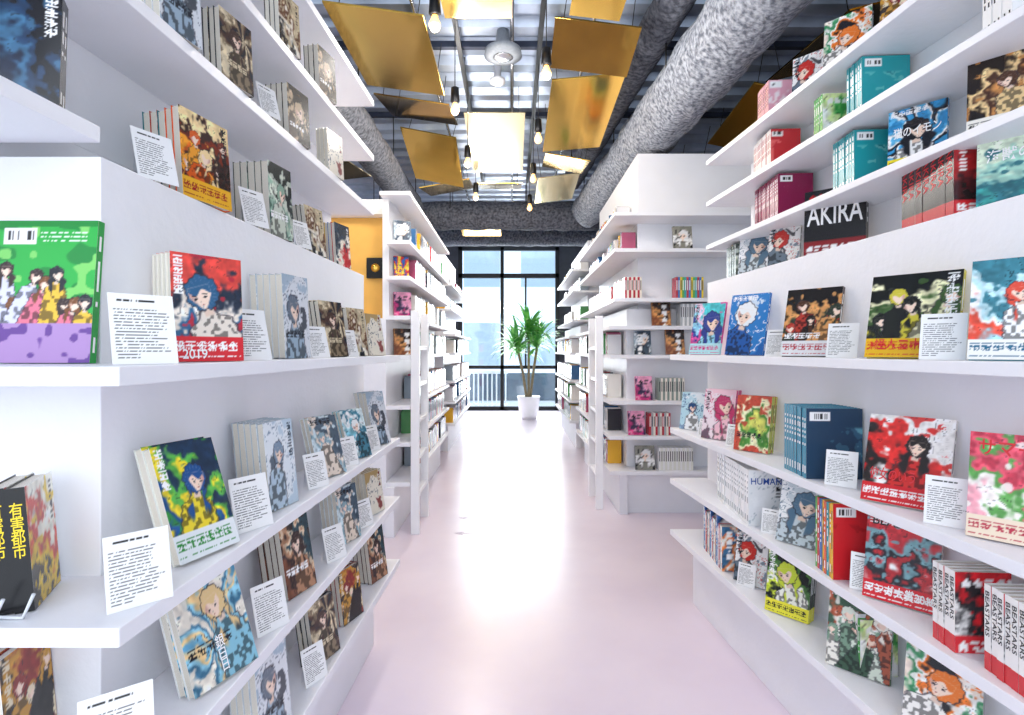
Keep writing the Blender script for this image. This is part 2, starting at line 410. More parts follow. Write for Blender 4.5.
lathe('disc',[(.03,0),(.035,.004),(.012,.006)],M_gold,20,Matrix.Translation((0,-.016,0))@Matrix.Rotation(R(90),4,'X'),e)
w0,w1=-1.25,1.1
fr=empty('window_1',(0,13.3,0),'tall black-framed glazed end window','window'); struct(fr)
bs=[(w0,w0+.09,13.26,13.38,0,3.8),(w1-.09,w1,13.26,13.38,0,3.8),(-.27,-.19,13.26,13.38,0,3.8),(.3,.34,13.26,13.38,1.04,3.1),(w0,w1,13.26,13.38,3.72,3.8),(w0,w1,13.26,13.38,3.08,3.18),(w0,w1,13.26,13.38,.96,1.04),(w0,w1,13.26,13.38,0,.08)]
struct(boxes('window_frame',bs,M_dark,0,fr,(0,13.3,0)))
struct(boxes('window_glass',[(w0+.06,w1-.06,13.335,13.345,.06,3.74)],M_glass,0,fr,(0,13.3,0)))
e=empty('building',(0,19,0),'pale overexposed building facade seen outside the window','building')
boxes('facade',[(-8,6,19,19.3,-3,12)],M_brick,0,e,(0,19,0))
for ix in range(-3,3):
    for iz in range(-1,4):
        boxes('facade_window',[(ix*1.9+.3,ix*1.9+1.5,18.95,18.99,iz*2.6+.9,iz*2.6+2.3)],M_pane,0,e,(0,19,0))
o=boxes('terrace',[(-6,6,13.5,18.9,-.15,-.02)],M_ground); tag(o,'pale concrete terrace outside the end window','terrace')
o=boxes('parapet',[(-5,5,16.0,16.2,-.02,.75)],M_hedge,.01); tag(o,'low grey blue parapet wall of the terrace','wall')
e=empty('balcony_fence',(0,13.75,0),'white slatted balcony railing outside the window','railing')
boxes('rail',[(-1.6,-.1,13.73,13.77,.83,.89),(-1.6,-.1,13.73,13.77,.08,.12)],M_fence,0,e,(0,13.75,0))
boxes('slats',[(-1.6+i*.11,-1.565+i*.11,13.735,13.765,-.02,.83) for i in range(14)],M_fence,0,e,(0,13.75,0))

# ---------------------------------------------------------------- bookcases
def pol(bx,o,ya,yb,v0,v1): return [(bx(ya)+o*v0,ya),(bx(ya)+o*v1,ya),(bx(yb)+o*v1,yb),(bx(yb)+o*v0,yb)]
def Lpol(bx,o,y0,y1,wrap,dep,W):
    yn=y0-wrap
    return [(bx(yn)-o*W,yn),(bx(yn)+o*dep,yn),(bx(y1)+o*dep,y1),(bx(y1)-0*o,y1),(bx(y0),y0),(bx(y0)-o*W,y0)]
TH=.03
B0=(-1.1,1.9,0)
e=empty('bookcase',B0,'tall white painted bookcase with deep shelves full of comics','bookcase')
prisms('body',[(pol(bL,1,1.06,2.75,-.5,0),0,1.76),(pol(bL,1,.45,2.93,-.5,-.22),1.86,2.95),(pol(bL,1,1.06,2.93,-.5,-.22),1.761,1.86),(pol(bL,1,1.0,2.7,.0,.06),0,.36)],M_white,.002,e,B0)
for z in(1.375,.98,.70,.40): prisms('shelf',[(Lpol(bL,1,1.06,2.73,.2,.178,.5),z-TH,z)],M_white,.002,e,B0)
prisms('shelf',[(pol(bL,1,.6,1.06,-.5,0),1.785,1.815)],M_white,.002,e,B0)
for z in(2.12,2.40,2.68): prisms('shelf',[(pol(bL,1,.6,2.93,-.22,.0),z-TH,z)],M_white,.002,e,B0)
B0=(1.4,1.8,0)
e=empty('bookcase',B0,'long white painted bookcase with stepped shelves of comics','bookcase')
prisms('body',[(pol(bR,-1,.5,3.15,-.6,0),0,1.77),(pol(bR,-1,.5,3.15,-.6,-.24),1.771,2.5),(pol(bR,-1,.5,3.15,0,.08),0,.37)],M_white,.002,e,B0)
for z in(1.375,.97,.69,.405): prisms('shelf',[(pol(bR,-1,.5,3.17,0,.2),z-TH,z)],M_white,.002,e,B0)
for z in(1.98,2.22,2.45): prisms('shelf',[(pol(bR,-1,.5,3.17,-.24,0),z-.025,z)],M_white,.002,e,B0)
def unit(bx,o,y0,y1,W,zs,step,setb,ztop,dep=.18,wrap=.2,lab=''):
    B0=(bx(y0)-o*.3,(y0+y1)/2,0); e=empty('bookcase',B0,lab,'bookcase')
    prisms('body',[(pol(bx,o,y0,y1,-W,0),0,step),(pol(bx,o,y0+.12,y1,-W,-setb),step+.001,ztop),(pol(bx,o,y0-.05,y1,0,.07),0,zs[0]-TH)],M_white,.002,e,B0)
    for z in zs: prisms('shelf',[(Lpol(bx,o,y0,y1,wrap,dep,W) if z<step else [(p[0],p[1]) for p in Lpol(lambda y:bx(y)-o*setb,o,y0+.12,y1,wrap+.12,dep+setb-.04,W)],z-TH,z)],M_white,.0,e,B0)
bL2=lambda Y:-.95
bR2=lambda Y:.985
B0=(-1.1,5.7,0); e=empty('bookcase',B0,'white bookcase beside a ladder with slim stepped upper shelves','bookcase')
prisms('body',[(pol(bL2,1,4.3,7.0,-.9,0),0,1.64),(pol(bL2,1,4.4,7.0,-.05,0),1.641,2.6),(pol(bL2,1,4.25,7,0,.07),0,.37)],M_white,.002,e,B0)
for z in(.4,.7,.98,1.36,1.66,1.96,2.23,2.6): prisms('shelf',[(pol(bL2,1,4.3,7.0,0 if z<2.5 else -.05,.18),z-TH,z)],M_white,.002,e,B0)
unit(bL2,1,7.9,10.6,.9,(.4,.7,.98,1.36,1.62,1.96,2.3),1.75,.1,2.9,lab='white bookcase near the end window')
unit(bR2,-1,4.9,7.2,1.3,(.4,.69,.98,1.36,1.6,1.83,2.24,2.54),1.75,.12,3.13,lab='tall white bookcase with shelves wrapping round its end')
unit(bR2,-1,8.2,10.6,1.2,(.4,.69,.98,1.36,1.6,1.83,2.24,2.54),1.75,.12,3.0,lab='white bookcase beside the plant')

def ladder(X,Y0,Y1,H,lab,dx=.065):
    e=empty('ladder',(X,(Y0+Y1)/2,0),lab,'ladder'); b0=(X,(Y0+Y1)/2,0)
    for y in(Y0,Y1): 
        prisms('rail',[([(X,y),(X+dx,y),(X+dx,y+.03),(X,y+.03)],0,H)],M_white2,.003,e,b0)
    k=.28
    while k<H-.1:
        boxes('rung',[(X+.01,X+dx-.008,Y0+.03,Y1,k,k+.03)],M_white2,.003,e,b0); k+=.28
ladder(-.768,4.32,4.78,1.7,'white wooden ladder standing against a bookcase')
ladder(.735,5.0,5.45,1.7,'white wooden ladder standing against the tall bookcase')

# ---------------------------------------------------------------- book designs
dg_={}
def X(k,*a,**kw): dg_[k]=D(*a,**kw); return dg_[k]
HR=(60,88); MR=(40,58)
W_,K_,R_,Y_,B_=M_lt_white,M_lt_black,M_lt_red,M_lt_yel,M_lt_blue
X('greenback','large comic with green illustrated back cover and purple base',.185,.262,.016,['2fae4b','1e8f3d','f4f4f4','57c46a'],'greenback',res=(74,104),spc='2ea04a')
X('redblue','comic with red and teal action cover and white band',.15,.222,.018,['b5283a','2a5d86','e8ddd0','1e2a3c','d8463c'],'figure',('d8232e','ffffff'),res=HR,spc='e8e4da',texts=[('2019',.3,.07,.05,.02,W_,'front')])
X('graywhite','comic with pale grey ink drawing cover',.125,.235,.02,['dfe3e8','6b7684','9fb4c6','30343c'],'figureline',None,res=MR,spc='cfd3d8')
X('dark1','comic with dark painted figure cover',.13,.19,.017,['2b3038','4e3a34','8c7a62','d8c8a8'],'figure',spc='33363c',res=MR)
X('dark2','comic with black and cream cover',.12,.185,.017,['20242c','e8e0d0','6a4a38','c8b898'],'paint',spc='20242c')
X('cream','comic with cream cover and small drawing',.125,.18,.016,['efe8d8','4e5a66','a8884e','7a2a2a'],'line',spc='e8e0cc')
X('greengirl','large comic with green field and yellow figure cover',.15,.235,.02,['2f8f3e','1c4f8e','f0d832','58b04a','1b3450'],'figure',('e8eef0','2a8f3a'),res=HR,spc='e4e6e0')
X('sketch','comic with white and blue sketch cover',.125,.23,.018,['e6edf2','7d93a8','b8cddd','3a4654'],'figureline',res=MR,spc='b9c2cc')
X('sketch2','comic with pale watercolour cover',.13,.2,.017,['d4e4ea','8aa8b4','e8d8c8','4a5a68'],'figure',spc='dde4e8',res=MR)
X('bluepale','comic with teal and white figure cover',.13,.19,.017,['78b8c8','f0f4f4','3e7c92','d8e8e8'],'figure',spc='8cc0cc',res=MR)
X('blonde','large comic with pale blue scene and blonde figure cover',.165,.265,.02,['5f9fc0','e8c890','8cc4d8','3f7290','e9e2d4'],'figure',res=HR,spc='e6e8ea',texts=[('銀\n白\n日',.5,.2,.022,.075,W_,'front')])
X('brownfig','comic with brown painterly portrait cover',.13,.235,.019,['7a4a36','3b2c2a','b88868','e0c8a8','2f4650'],'figure',res=MR,spc='5a4038')
X('redtile','comic with red brown and gold cover',.13,.19,.018,['8e2f2a','c8923a','2f2a2c','e8d8b8'],'group',spc='8c2c28',res=MR)
X('orange','comic with orange battle scene cover',.165,.215,.02,['d85a1c','f0a030','7a2a18','3a2420','f6d8a0'],'group',('f0b428','a01818'),res=HR,spc='e0561c')
X('tealspine','comic with teal and red spine',.16,.21,.02,['1f7f8c','c8362c','e8e0c8'],'paint',spc='1f6f7c')
X('maroonthin','comic with brick red spine',.16,.21,.02,['a83a2a','e8d8c8'],'paint',spc='a43426')
X('darkteal','comic with dark green cover and pale spines',.13,.235,.024,['24443f','8fae9a','d0d8c8','15201f'],'figure',res=MR,spc='3a4440')
X('rainbow1','comic with blue and red spine',.12,.185,.016,['2458a8','d8342c','f0d048'],'paint',spc='2458a8')
X('rainbow2','comic with yellow spine',.12,.185,.016,['e8b828','2a6a3a','ffffff'],'paint',spc='e8b828')
X('rainbow3','comic with red spine',.12,.185,.016,['c8282c','f0e8d8','203040'],'paint',spc='c8282c')
X('topdark','comic with dark blue night cover',.15,.21,.018,['16243c','3c6a8c','1e3a5a','0c1018'],'paint',res=HR,spc='1a2430')
X('brownspine','comic with dark brown spine and cream pages',.13,.185,.02,['4a3a30','c8b090','1e1a18'],'figure',spc='40342c')
X('blackyel','comic with black and yellow spine',.13,.2,.026,['1a1a1c','e8c020','c83020','f4f0e0'],'paint',spc='1c1c1e',spt='1c1c1e',texts=[('有\n害\n都\n市',0,.66,.018,.09,Y_,'spineU')],sp='L')
X('colormix','comic with busy multicolour cover',.15,.2,.016,['e8e4dc','3aa0c0','e0a030','c04060','385a2c'],'group',res=HR,spc='e8e0d0')
X('pinkgirl','large comic with hot pink and blue figure cover',.18,.27,.014,['e0559c','2c3f90','8fd0e8','f0c8e0','4cc0c8'],'figure',('b0e0e8','d02c80'),res=HR,spc='d8509c')
X('bluewhite','large comic with bright blue cover and white drawing',.18,.275,.014,['2d7fc8','f2f6f8','1e5aa8','2d7fc8','f8f8f8'],'figureline',None,res=HR,spc='2a6cb0')
X('brownred','comic with dark brown crowd scene cover',.19,.25,.016,['4a2c1e','b83a2c','2f3a2c','d89a5c','16120f'],'group',('e8e8ea','b83040'),res=HR,spc='40261c')
X('yellowblack','comic with yellow and black jungle cover',.215,.24,.018,['d0c43a','1d211c','3c5a2c','e8e4b8','101410'],'group',('e8b820','d03020'),res=(74,82),spc='c8b82c',texts=[('怪人二十面相',.5,.16,.17,.03,R_,'front')])
X('skyblue','comic with pale blue cover and small figure',.16,.235,.016,['a6dcea','e0503c','fafafa','bfe6ee','3c7c8c'],'figure',('f4f4f0','2c6c8c'),res=HR,spc='8fcce0')
X('babyblue','small comic with light blue and navy cover',.14,.2,.015,['b8dce8','2a4a7a','f2f6f8','708cb0'],'figureline',spc='9cc4d8')
X('pinkline','comic with pink white drawing and magenta spine',.165,.24,.015,['f4e4ea','c83c6c','f8c8d4','503848'],'figureline',res=MR,spc='e06c94')
X('yellowgreen','comic with yellow green plants cover',.15,.235,.015,['d8d86a','4c8c3c','f4ecc0','c8503c'],'paint',res=MR,spc='c8c860')
X('navyback','comic with navy blue back cover and barcode',.18,.235,.019,['23405c','35607e','6aa8b8'],'back',sp='L',res=HR,spc='3c8ca8')
X('redgirl','large comic with white and red portrait cover',.205,.25,.016,['f2eeea','26201f','d8302c','d8302c','f4f2ee'],'figure',('d8242c','ffffff'),res=(74,88),spc='f0ece8',seed=1012,texts=[('彼女のいう',.35,.32,.11,.035,R_,'front')])
X('pinkcafe','comic with pink and green lettered cover',.165,.24,.016,['f2a8b4','f8f0e8','5aa04c','e8566c','c03048'],'paint',('f4e0c8','c03048'),res=HR,spc='f0a0b0',texts=[('サマー',.4,.86,.1,.035,R_,'front')])
X('human','white comic with black and teal lettering',.14,.225,.024,['eceef0','a8b4bc','f4f6f8'],'line',sp='L',res=(24,36),spc='eef0f2',spt='5a6c7a',texts=[('HUMAN',.5,.8,.12,.026,B_,'front')])
X('bluegray','comic with white cover and grey blue figure',.175,.225,.016,['f2f4f5','54748c','c8d4da','2c3a4c'],'figureline',res=HR,spc='e0e6ea')
X('redback','comic with red back cover and barcode',.16,.235,.014,['d0242c','b81c24'],'back',sp='L',res=HR,spc='e8b828',spt='203050')
for i,c in enumerate(['e8a020','30a0a8','e86030','f0c828','3c70b8','c8303c','58a848']): X('rb%d'%i,'thin comic with bright %s spine'%['orange','teal','vermilion','yellow','blue','red','green'][i],.155,.23,.014,[c,'ffffff'],'back',sp='L',res=(8,12),spc=c)
X('beastcover','large comic with white, red and black animal drawing cover',.18,.235,.016,['f2f0ec','b82a30','26222a','7aa8b0','c83038'],'paint',('d8202c','ffffff'),res=HR,spc='f0f0ee',texts=[('BEASTARS',.5,.93,.15,.026,K_,'front'),('マンガ大賞2018',.5,.13,.165,.03,W_,'front')])
X('beastspine','white comic with red and black spine lettering',.125,.19,.0185,['f4f4f2','2c2c30','d02830'],'paint',('d8303a','ffffff'),sp='L',res=(20,30),spc='f4f4f2',spt='f4f4f2',texts=[('BEASTARS',0,.66,.1,.012,K_,'spineL')])
X('mixsp1','comic with orange and white spine',.13,.2,.018,['f0ece4','e07830','3a6a90'],'paint',sp='L',spc='f0e8dc',spt='c84020',res=(16,24))
X('mixsp2','comic with grey spine',.13,.2,.018,['a8b0b8','e8e8e8','a84040'],'paint',sp='L',spc='b0b4b8',res=(16,24))
X('mixsp3','comic with crimson spine',.13,.2,.018,['b02838','f0c8c0','402028'],'paint',sp='L',spc='b83040',res=(16,24))
X('blackgreen','comic with black and lime drawing cover',.16,.23,.016,['18201a','c8d83c','f4f4e8','4a7a3a','141814'],'figure',('f0e840','202020'),res=HR,spc='202820')
X('greenwhite','comic with pale green and white group portrait cover',.175,.24,.016,['dfe8d8','7c9c84','f4f0e4','b0583c','3a5a44'],'group',res=HR,spc='4a8048')
X('orangeblack','comic with black, white and orange figure cover',.165,.22,.016,['1c1a1e','e87828','f4f0ea','3a8a5a','e8d8c8'],'figure',res=HR,spc='1c1a1e')
X('akira','large black comic with big red-edged white lettering',.215,.257,.034,['141214','141214','b81c20'],'plain',('8c181c','ffffff'),res=(30,40),spc='141214',texts=[('AKIRA',.5,.62,.195,.085,W_,'front')])
X('akirasp','thick black comic with red lettered spine',.18,.21,.035,['161416','40181c','a82024'],'paint',('c8202c','ffffff'),sp='L',spc='18181a',spt='18181a',texts=[('AKIRA',0,.7,.1,.024,R_,'spineL')])
X('tealkaiju','comic with teal sea cover',.2,.19,.03,['3a9c98','2c6c78','a8d8c8','d8e8d0'],'paint',sp='R',res=HR,spc='2f8c8c',texts=[('海獣の子供',.5,.75,.16,.035,W_,'front')])
X('maroon','comic with plain maroon cover',.15,.2,.02,['8c1f4c','8c1f4c','a83a60'],'back',sp='L',res=MR,spc='8a2048',spt='e8d0d8')
X('teal','comic with teal checked cover',.16,.2,.016,['1f98a0','58b8b8','127880'],'back',sp='L',res=MR,spc='38a0a8')
X('cat','comic with blue cover and black haired figure',.16,.205,.016,['3898d0','16161c','f4f4f4','58b0dc','3088c0'],'figure',('f0e030','303030'),res=HR,spc='3090c8',seed=514,texts=[('猫のイモン',.5,.62,.13,.035,W_,'front')])
X('brownface','comic with brown striped face cover',.16,.215,.016,['c88a4c','4a2c1c','e8c890','20160f'],'figure',('f4f0e8','303030'),res=HR,spc='8a5a30')
X('pinkrow','comic with pale pink spine',.13,.18,.017,['e8a8b8','f6e6ea'],'back',sp='L',res=(12,18),spc='e8b0bc')
X('redrow','comic with red cover and white spine',.13,.18,.018,['c83038','e86868'],'back',sp='L',res=(16,24),spc='f0ece8',spt='b02030')
X('whitecover','comic with white cover and red lettering',.14,.2,.016,['f2f2f0','c83028','6a7a88','2a2a30'],'figureline',res=MR,spc='f0f0ee')
X('greenrow','comic with leaf green cover',.11,.17,.014,['4caa50','d8e8a0','f8f8f0'],'paint',sp='L',res=(16,24),spc='4caa50')
X('whiterow','comic with white spine and black lettering',.13,.182,.016,['f0f0f0','606870','d8dce0'],'line',sp='L',res=(16,24),spc='f2f2f2')
X('graygreen','comic with grey green spine',.13,.17,.018,['8a9a90','c8d0c8','4a544e'],'paint',sp='L',res=(16,24),spc='8a9890')
q=dg_
# ----- left
G='comics on the eye level shelf'; zB=1.375
SL(1.13,.09,zB,57,3,4,q['redblue'],G)
SL(1.56,.130,zB,78,3,5,q['graywhite'],G,gap=.0)
SL(1.87,.13,zB,72,10,3,q['dark1'],G); SL(2.14,.13,zB,72,8,3,q['dark2'],G); SL(2.4,.13,zB,72,10,3,q['cream'],G)
CL(.94,.11,zB,50,s=1.0); CL(1.30,.13,zB,64); CL(1.72,.142,zB,66,s=.8); CL(2.03,.142,zB,68,s=.8)
stackat(-.945,1.025,zB,0,5,1,q['greenback'],G)
G='comics on the middle shelf'; zC=.98
SL(1.09,.13,zC,72,20,2,q['greengirl'],G); SL(1.46,.135,zC,78,6,5,q['sketch'],G)
SL(1.83,.125,zC,66,16,2,q['sketch2'],G); SL(2.14,.125,zC,66,16,2,q['bluepale'],G); SL(2.46,.13,zC,68,12,3,q['graywhite'],G)
CL(.90,.13,zC,48,s=.95); CL(1.29,.135,zC,62); CL(1.70,.14,zC,64,s=.85); CL(2.02,.14,zC,66,s=.85); CL(2.34,.14,zC,68,s=.85)
stackat(-.765,.915,zC,114,4,2,q['blackyel'],G)
G='comics on the lower shelf'; zD=.70
SL(1.13,.135,zD,70,20,2,q['blonde'],G); SL(1.58,.13,zD,74,10,4,q['brownfig'],G); SL(2.02,.13,zD,72,8,4,q['sketch2'],G); SL(2.38,.13,zD,72,8,4,q['cream'],G)
CL(1.38,.14,zD,62,s=.95); CL(1.86,.14,zD,64,s=.9); CL(2.22,.14,zD,66,s=.85); CL(.9,.085,zD,40,s=1.05)
stackat(-1.0,.95,zD,8,8,2,q['colormix'],G); stackat(-.82,.93,zD,100,5,2,q['redtile'],G)
G='comics on the bottom shelf'; zE=.40
SL(1.42,.13,zE,76,6,4,q['graywhite'],G); SL(1.78,.13,zE,72,10,3,q['dark1'],G); SL(2.05,.13,zE,72,8,4,q['redtile'],G); SL(2.42,.13,zE,72,8,4,q['brownfig'],G)
CL(1.68,.14,zE,62,s=.85)
G='comics on the upper ledge'; zA=1.76
SL(1.33,-.01,zA,78,4,1,q['orange'],G); SL(1.344,-.034,zA,78,4,4,[q['orange'],q['tealspine'],q['maroonthin'],q['tealspine']],G)
SL(1.78,-.01,zA,80,3,5,q['darkteal'],G,gap=.0); SL(2.12,-.02,zA,76,8,3,q['dark2'],G); SL(2.42,-.02,zA,76,4,5,[q['rainbow3'],q['rainbow1'],q['rainbow2']],G)
CL(1.18,-.012,zA,66,s=.9); CL(1.62,-.01,zA,68,s=.9); CL(1.98,-.01,zA,70,s=.8)
G='comics on the high shelves'
for (y,zz,nm,n_) in((1.25,2.12,'graywhite',3),(1.5,2.12,'dark1',3),(1.92,2.12,'brownspine',4),(2.3,2.12,'cream',3),(1.85,2.40,'dark2',3),(2.2,2.40,'brownspine',3)):
    SL(y,-.012,zz,78,3,n_,q[nm],G)
CL(1.72,-.01,2.12,70,s=.8)
stackat(-.925,.93,1.815,24,6,2,q['topdark'],G)

# ----- right
def RR(Y,v,z,al,lean,n,ds,g_): SR(Y,v,z,al,lean,n,ds,g_,anchor='R')
G='comics on the eye level shelf'
RR(1.19,.075,zB,-52,12,1,q['skyblue'],G); RR(1.45,.075,zB,-54,15,1,q['yellowblack'],G); RR(1.93,.075,zB,-52,15,1,q['brownred'],G)
RR(2.4,.08,zB,-54,13,1,q['bluewhite'],G); RR(2.82,.08,zB,-54,13,1,q['pinkgirl'],G)
CR(1.44,.178,zB,-48,s=.95) ; CR(1.83,.17,zB,-48,s=.9); CR(2.22,.165,zB,-50,s=.85)
G='comics on the middle shelf'; zC=.97
RR(1.19,.07,zC,-50,12,1,q['pinkcafe'],G); RR(1.47,.08,zC,-52,18,1,q['redgirl'],G)
SR(1.9,.19,zC,-4,0,9,q['navyback'],G)
RR(2.34,.09,zC,-50,10,3,q['yellowgreen'],G); RR(2.66,.09,zC,-52,10,3,q['pinkline'],G); RR(3.0,.09,zC,-50,10,3,q['babyblue'],G)
CR(1.42,.182,zC,-46,s=.95); CR(1.82,.18,zC,-42,s=.9); CR(2.55,.17,zC,-50,s=.8); CR(2.86,.17,zC,-50,s=.7)
G='comics on the lower shelf'; zD=.69
SR(1.12,.185,zD,-4,0,8,q['beastspine'],G)
RR(1.51,.07,zD,-48,13,1,q['beastcover'],G)
SR(1.335,.175,zD,-4,0,4,q['beastspine'],G)
SR(1.76,.19,zD,-4,0,8,[q['redback']]+[q['rb%d'%i] for i in range(7)],G)
RR(1.985,.08,zD,-54,14,2,q['bluegray'],G)
SR(2.3,.188,zD,-4,0,18,q['human'],G)
CR(1.7,.18,zD,-42,s=.85); CR(2.22,.18,zD,-42,s=.75)
G='comics on the bottom shelf'; zE=.405
RR(1.38,.075,zE,-50,13,1,q['orangeblack'],G); RR(1.68,.075,zE,-48,10,1,q['greenwhite'],G)
RR(2.06,.09,zE,-50,10,3,q['blackgreen'],G); RR(2.36,.09,zE,-50,10,2,q['whitecover'],G)
SR(1.74,.12,zE,-4,0,5,[q['greenrow'],q['whiterow']],G)
SR(2.56,.18,zE,-4,0,18,[q['mixsp1'],q['mixsp2'],q['mixsp3'],q['whiterow'],q['rb4'],q['mixsp2']],G)
CR(2.42,.18,zE,-46,s=.75)
G='comics on the upper ledge'; zA=1.77
RR(1.38,-.165,zA,-52,4,1,q['tealkaiju'],G)
SR(1.58,-.03,zA,-6,0,7,q['akirasp'],G)
RR(2.12,-.16,zA,-44,4,1,q['akira'],G)
RR(2.52,-.14,zA,-50,8,1,q['whitecover'],G); RR(2.74,-.14,zA,-50,8,1,q['bluegray'],G); SR(2.9,-.04,zA,-4,0,8,q['graygreen'],G)
G='comics on the high shelves'
RR(1.46,-.16,1.98,-50,5,1,q['brownface'],G); RR(1.76,-.16,1.98,-50,5,1,q['cat'],G)
SR(2.02,-.05,1.98,-4,0,9,q['teal'],G); SR(2.52,-.05,1.98,-4,0,14,q['maroon'],G)
SR(1.42,-.04,2.22,-4,0,6,q['whiterow'],G); SR(1.98,-.05,2.22,-4,0,6,q['teal'],G); SR(2.2,-.05,2.22,-4,0,5,q['greenrow'],G)
SR(2.58,-.05,2.22,-4,0,12,q['redrow'],G)
RR(2.08,-.15,2.45,-50,5,1,q['orangeblack'],G); RR(2.34,-.15,2.45,-50,5,1,q['whitecover'],G); SR(2.6,-.05,2.45,-4,0,8,q['pinkrow'],G)
RR(1.83,-.15,2.45,-50,5,1,q['redtile'],G)

G='comics on the far bookcase'
yf=4.76
X('fs1','dark framed small comic',.16,.2,.02,['202428','e8e8e8','8a8a80'],'figure',res=(12,16)); X('fs2','pink comic on the far bookcase',.14,.2,.02,['d83880','302848','f0a0c0'],'paint',res=(12,16)); X('fs3','brown comic on the far bookcase',.16,.21,.02,['7a4428','d89858','2a1c18'],'paint',res=(12,16)); X('fs4','grey blue comic on the far bookcase',.14,.2,.02,['9ab0c0','e8eef2','405060'],'figure',res=(12,16))
def F1(x,z,nm,y=yf): stackat(x,y,z,0,10,1,q[nm],G,full=False)
F1(1.35,2.24,'fs1'); F1(1.17,1.6,'fs3') ; F1(1.02,1.36,'fs4',4.74); F1(1.28,1.36,'fs3',4.74); F1(1.03,.98,'fs2',4.74); F1(.97,.69,'fs2',4.74); F1(1.03,.4,'fs1',4.74)
for z,nm in((2.23,'fs4'),(1.96,'rainbow1'),(1.66,'fs2'),(1.36,'fs3')): stackat(-.93,4.5,z,25,6,1,q[nm],G,full=False)
Vc,Fc,Cc=[],[],[]
def camrow(x0,x1,y,z,cols,hh=.185):
    x=x0; i=0
    while x<x1:
        c=cols[i%len(cols)]; t=.017; cbox(Vc,Fc,Cc,x,x+t,y,y+.12,z+.001,z+hh,hx(c))
        vv=len(Vc); a,b_=x+t*.3,x+t*.7; Vc.extend([(a,y-.0008,z+hh*.4),(b_,y-.0008,z+hh*.4),(b_,y-.0008,z+hh*.85),(a,y-.0008,z+hh*.85)]); Fc.append((vv,vv+1,vv+2,vv+3)); Cc.append(lin(hx('383840' if hx(c).sum()>1.5 else 'f0f0f0')))
        x+=t+.001; i+=1
camrow(1.4,1.62,4.74,1.6,['b0b4b8','f0f0f0']); camrow(1.22,1.42,4.74,.98,['8a9890','f0e8dc']); camrow(1.14,1.32,4.74,.69,['b83040','b0b4b8','f0e8dc']); camrow(1.22,1.5,4.74,.4,['f0f0f0','e8e8e0'])
camrow(.95,1.08,4.8,1.83,['b83040','f0e8dc']); camrow(1.38,1.6,4.8,1.83,['b83040','3c70b8','e8c828','58a848','30a0a8'])
o_=mk('small_book_rows',finish('small_book_rows',Vc,Fc,Cc,[M_print])); tag(o_,'short rows of comics on the tall bookcase end shelves','books'); o_['kind']='stuff'
rng=random.Random(3)
colsf=['c83038','e8e4dc','3a6a9a','f0f0f0','e8b030','2c2c34','58a060','d8d8dc','b05070','f4f0e8','8a98a4']
def distant(bx,o,y0,y1,zs,up):
    V,F,C=[],[],[]
    for z in zs:
        y=y0+.03
        while y<y1-.08:
            if rng.random()<.25: y+=rng.uniform(.05,.2); continue
            run=rng.randint(4,12); c=rng.choice(colsf)
            for k in range(run):
                if y>y1-.05: break
                t=rng.uniform(.013,.024); h=rng.uniform(.17,.21)
                if rng.random()<.3: c=rng.choice(colsf)
                xf=bx(y)+o*(.14 if z<1.75 else up); xb=xf-o*.12
                a,b_=min(xf,xb),max(xf,xb)
                cbox(V,F,C,a,b_,y,y+t,z+.001,z+h,hx(c)); 
                e_=.0008*o; vv=len(V); yy0,yy1=y+t*.3,y+t*.7
                V.extend([(xf+e_,yy0,z+h*.4),(xf+e_,yy1,z+h*.4),(xf+e_,yy1,z+h*.85),(xf+e_,yy0,z+h*.85)]); F.append((vv,vv+1,vv+2,vv+3)); C.append(lin(hx('303038') if hx(c).sum()>1.6 else hx('f0f0f0')))
                y+=t+.001
    o_=mk('distant_books',finish('distant_books',V,F,C,[M_print])); tag(o_,'rows of assorted comics filling the farther bookcases','books'); o_['kind']='stuff'
distant(bL2,1,4.75,7.0,(.4,.7,.98,1.36,1.66,1.96,2.23),.14); distant(bL2,1,7.8,10.6,(.4,.7,.98,1.36,1.96,2.3),.03)
distant(bR2,-1,5.0,7.2,(.4,.69,.98,1.36,1.83,2.24,2.54),.015); distant(bR2,-1,8.1,10.6,(.4,.69,.98,1.36,1.83,2.24,2.54),.015)

e=empty('book_stand',(-.86,.87,.98),'clear bent rod easel holding two comics','book stand')
b0=(-.86,.87,.98)
for dx in(0,.05): tube('rod',[(-.93+dx*.3,.90+dx*.4,1.10),(-.915+dx*.3,.88+dx*.2,.985),(-.79+dx*.6,.866+dx*.4,.984),(-.775+dx*.6,.868+dx*.4,1.02)],.0028,M_wire,8,e,b0)

# ---------------------------------------------------------------- ceiling things
def panel(x0,x1,y0,y1,z,mat,tx=0,ty=0,lab='square mirrored gold panel hung from the ceiling'):
    cx,cy=(x0+x1)/2,(y0+y1)/2
    e=empty('ceiling_panel',None,lab,'ceiling panel','reflective panels under the ceiling',Matrix.Translation((cx,cy,z))@Matrix.Rotation(R(tx),4,'X')@Matrix.Rotation(R(ty),4,'Y'))
    w,h=(x1-x0)/2,(y1-y0)/2
    boxes('mirror_sheet',[(-w,w,-h,h,-.006,.006)],mat,.001,e)
    for sx in(-.8,.8):
        for sy in(-.8,.8): tube('hanger_wire',[(sx*w,sy*h,0.006),(sx*w,sy*h,CZ-z-.05-abs(w*math.sin(R(ty)))-abs(h*math.sin(R(tx))))],.003,M_dark,6,e)
P_=panel; PL='gold mirrored panel coloured pale for its floor reflection, hung from the ceiling'; BZ='dark bronze mirrored panel hung from the ceiling'
P_(-1.17,-.54,3.5,4.6,3.5,M_gold,0,8); P_(-.43,.0,3.0,3.66,3.5,M_gold,6,0); P_(.36,.68,3.0,3.6,3.5,M_gold,0,7)
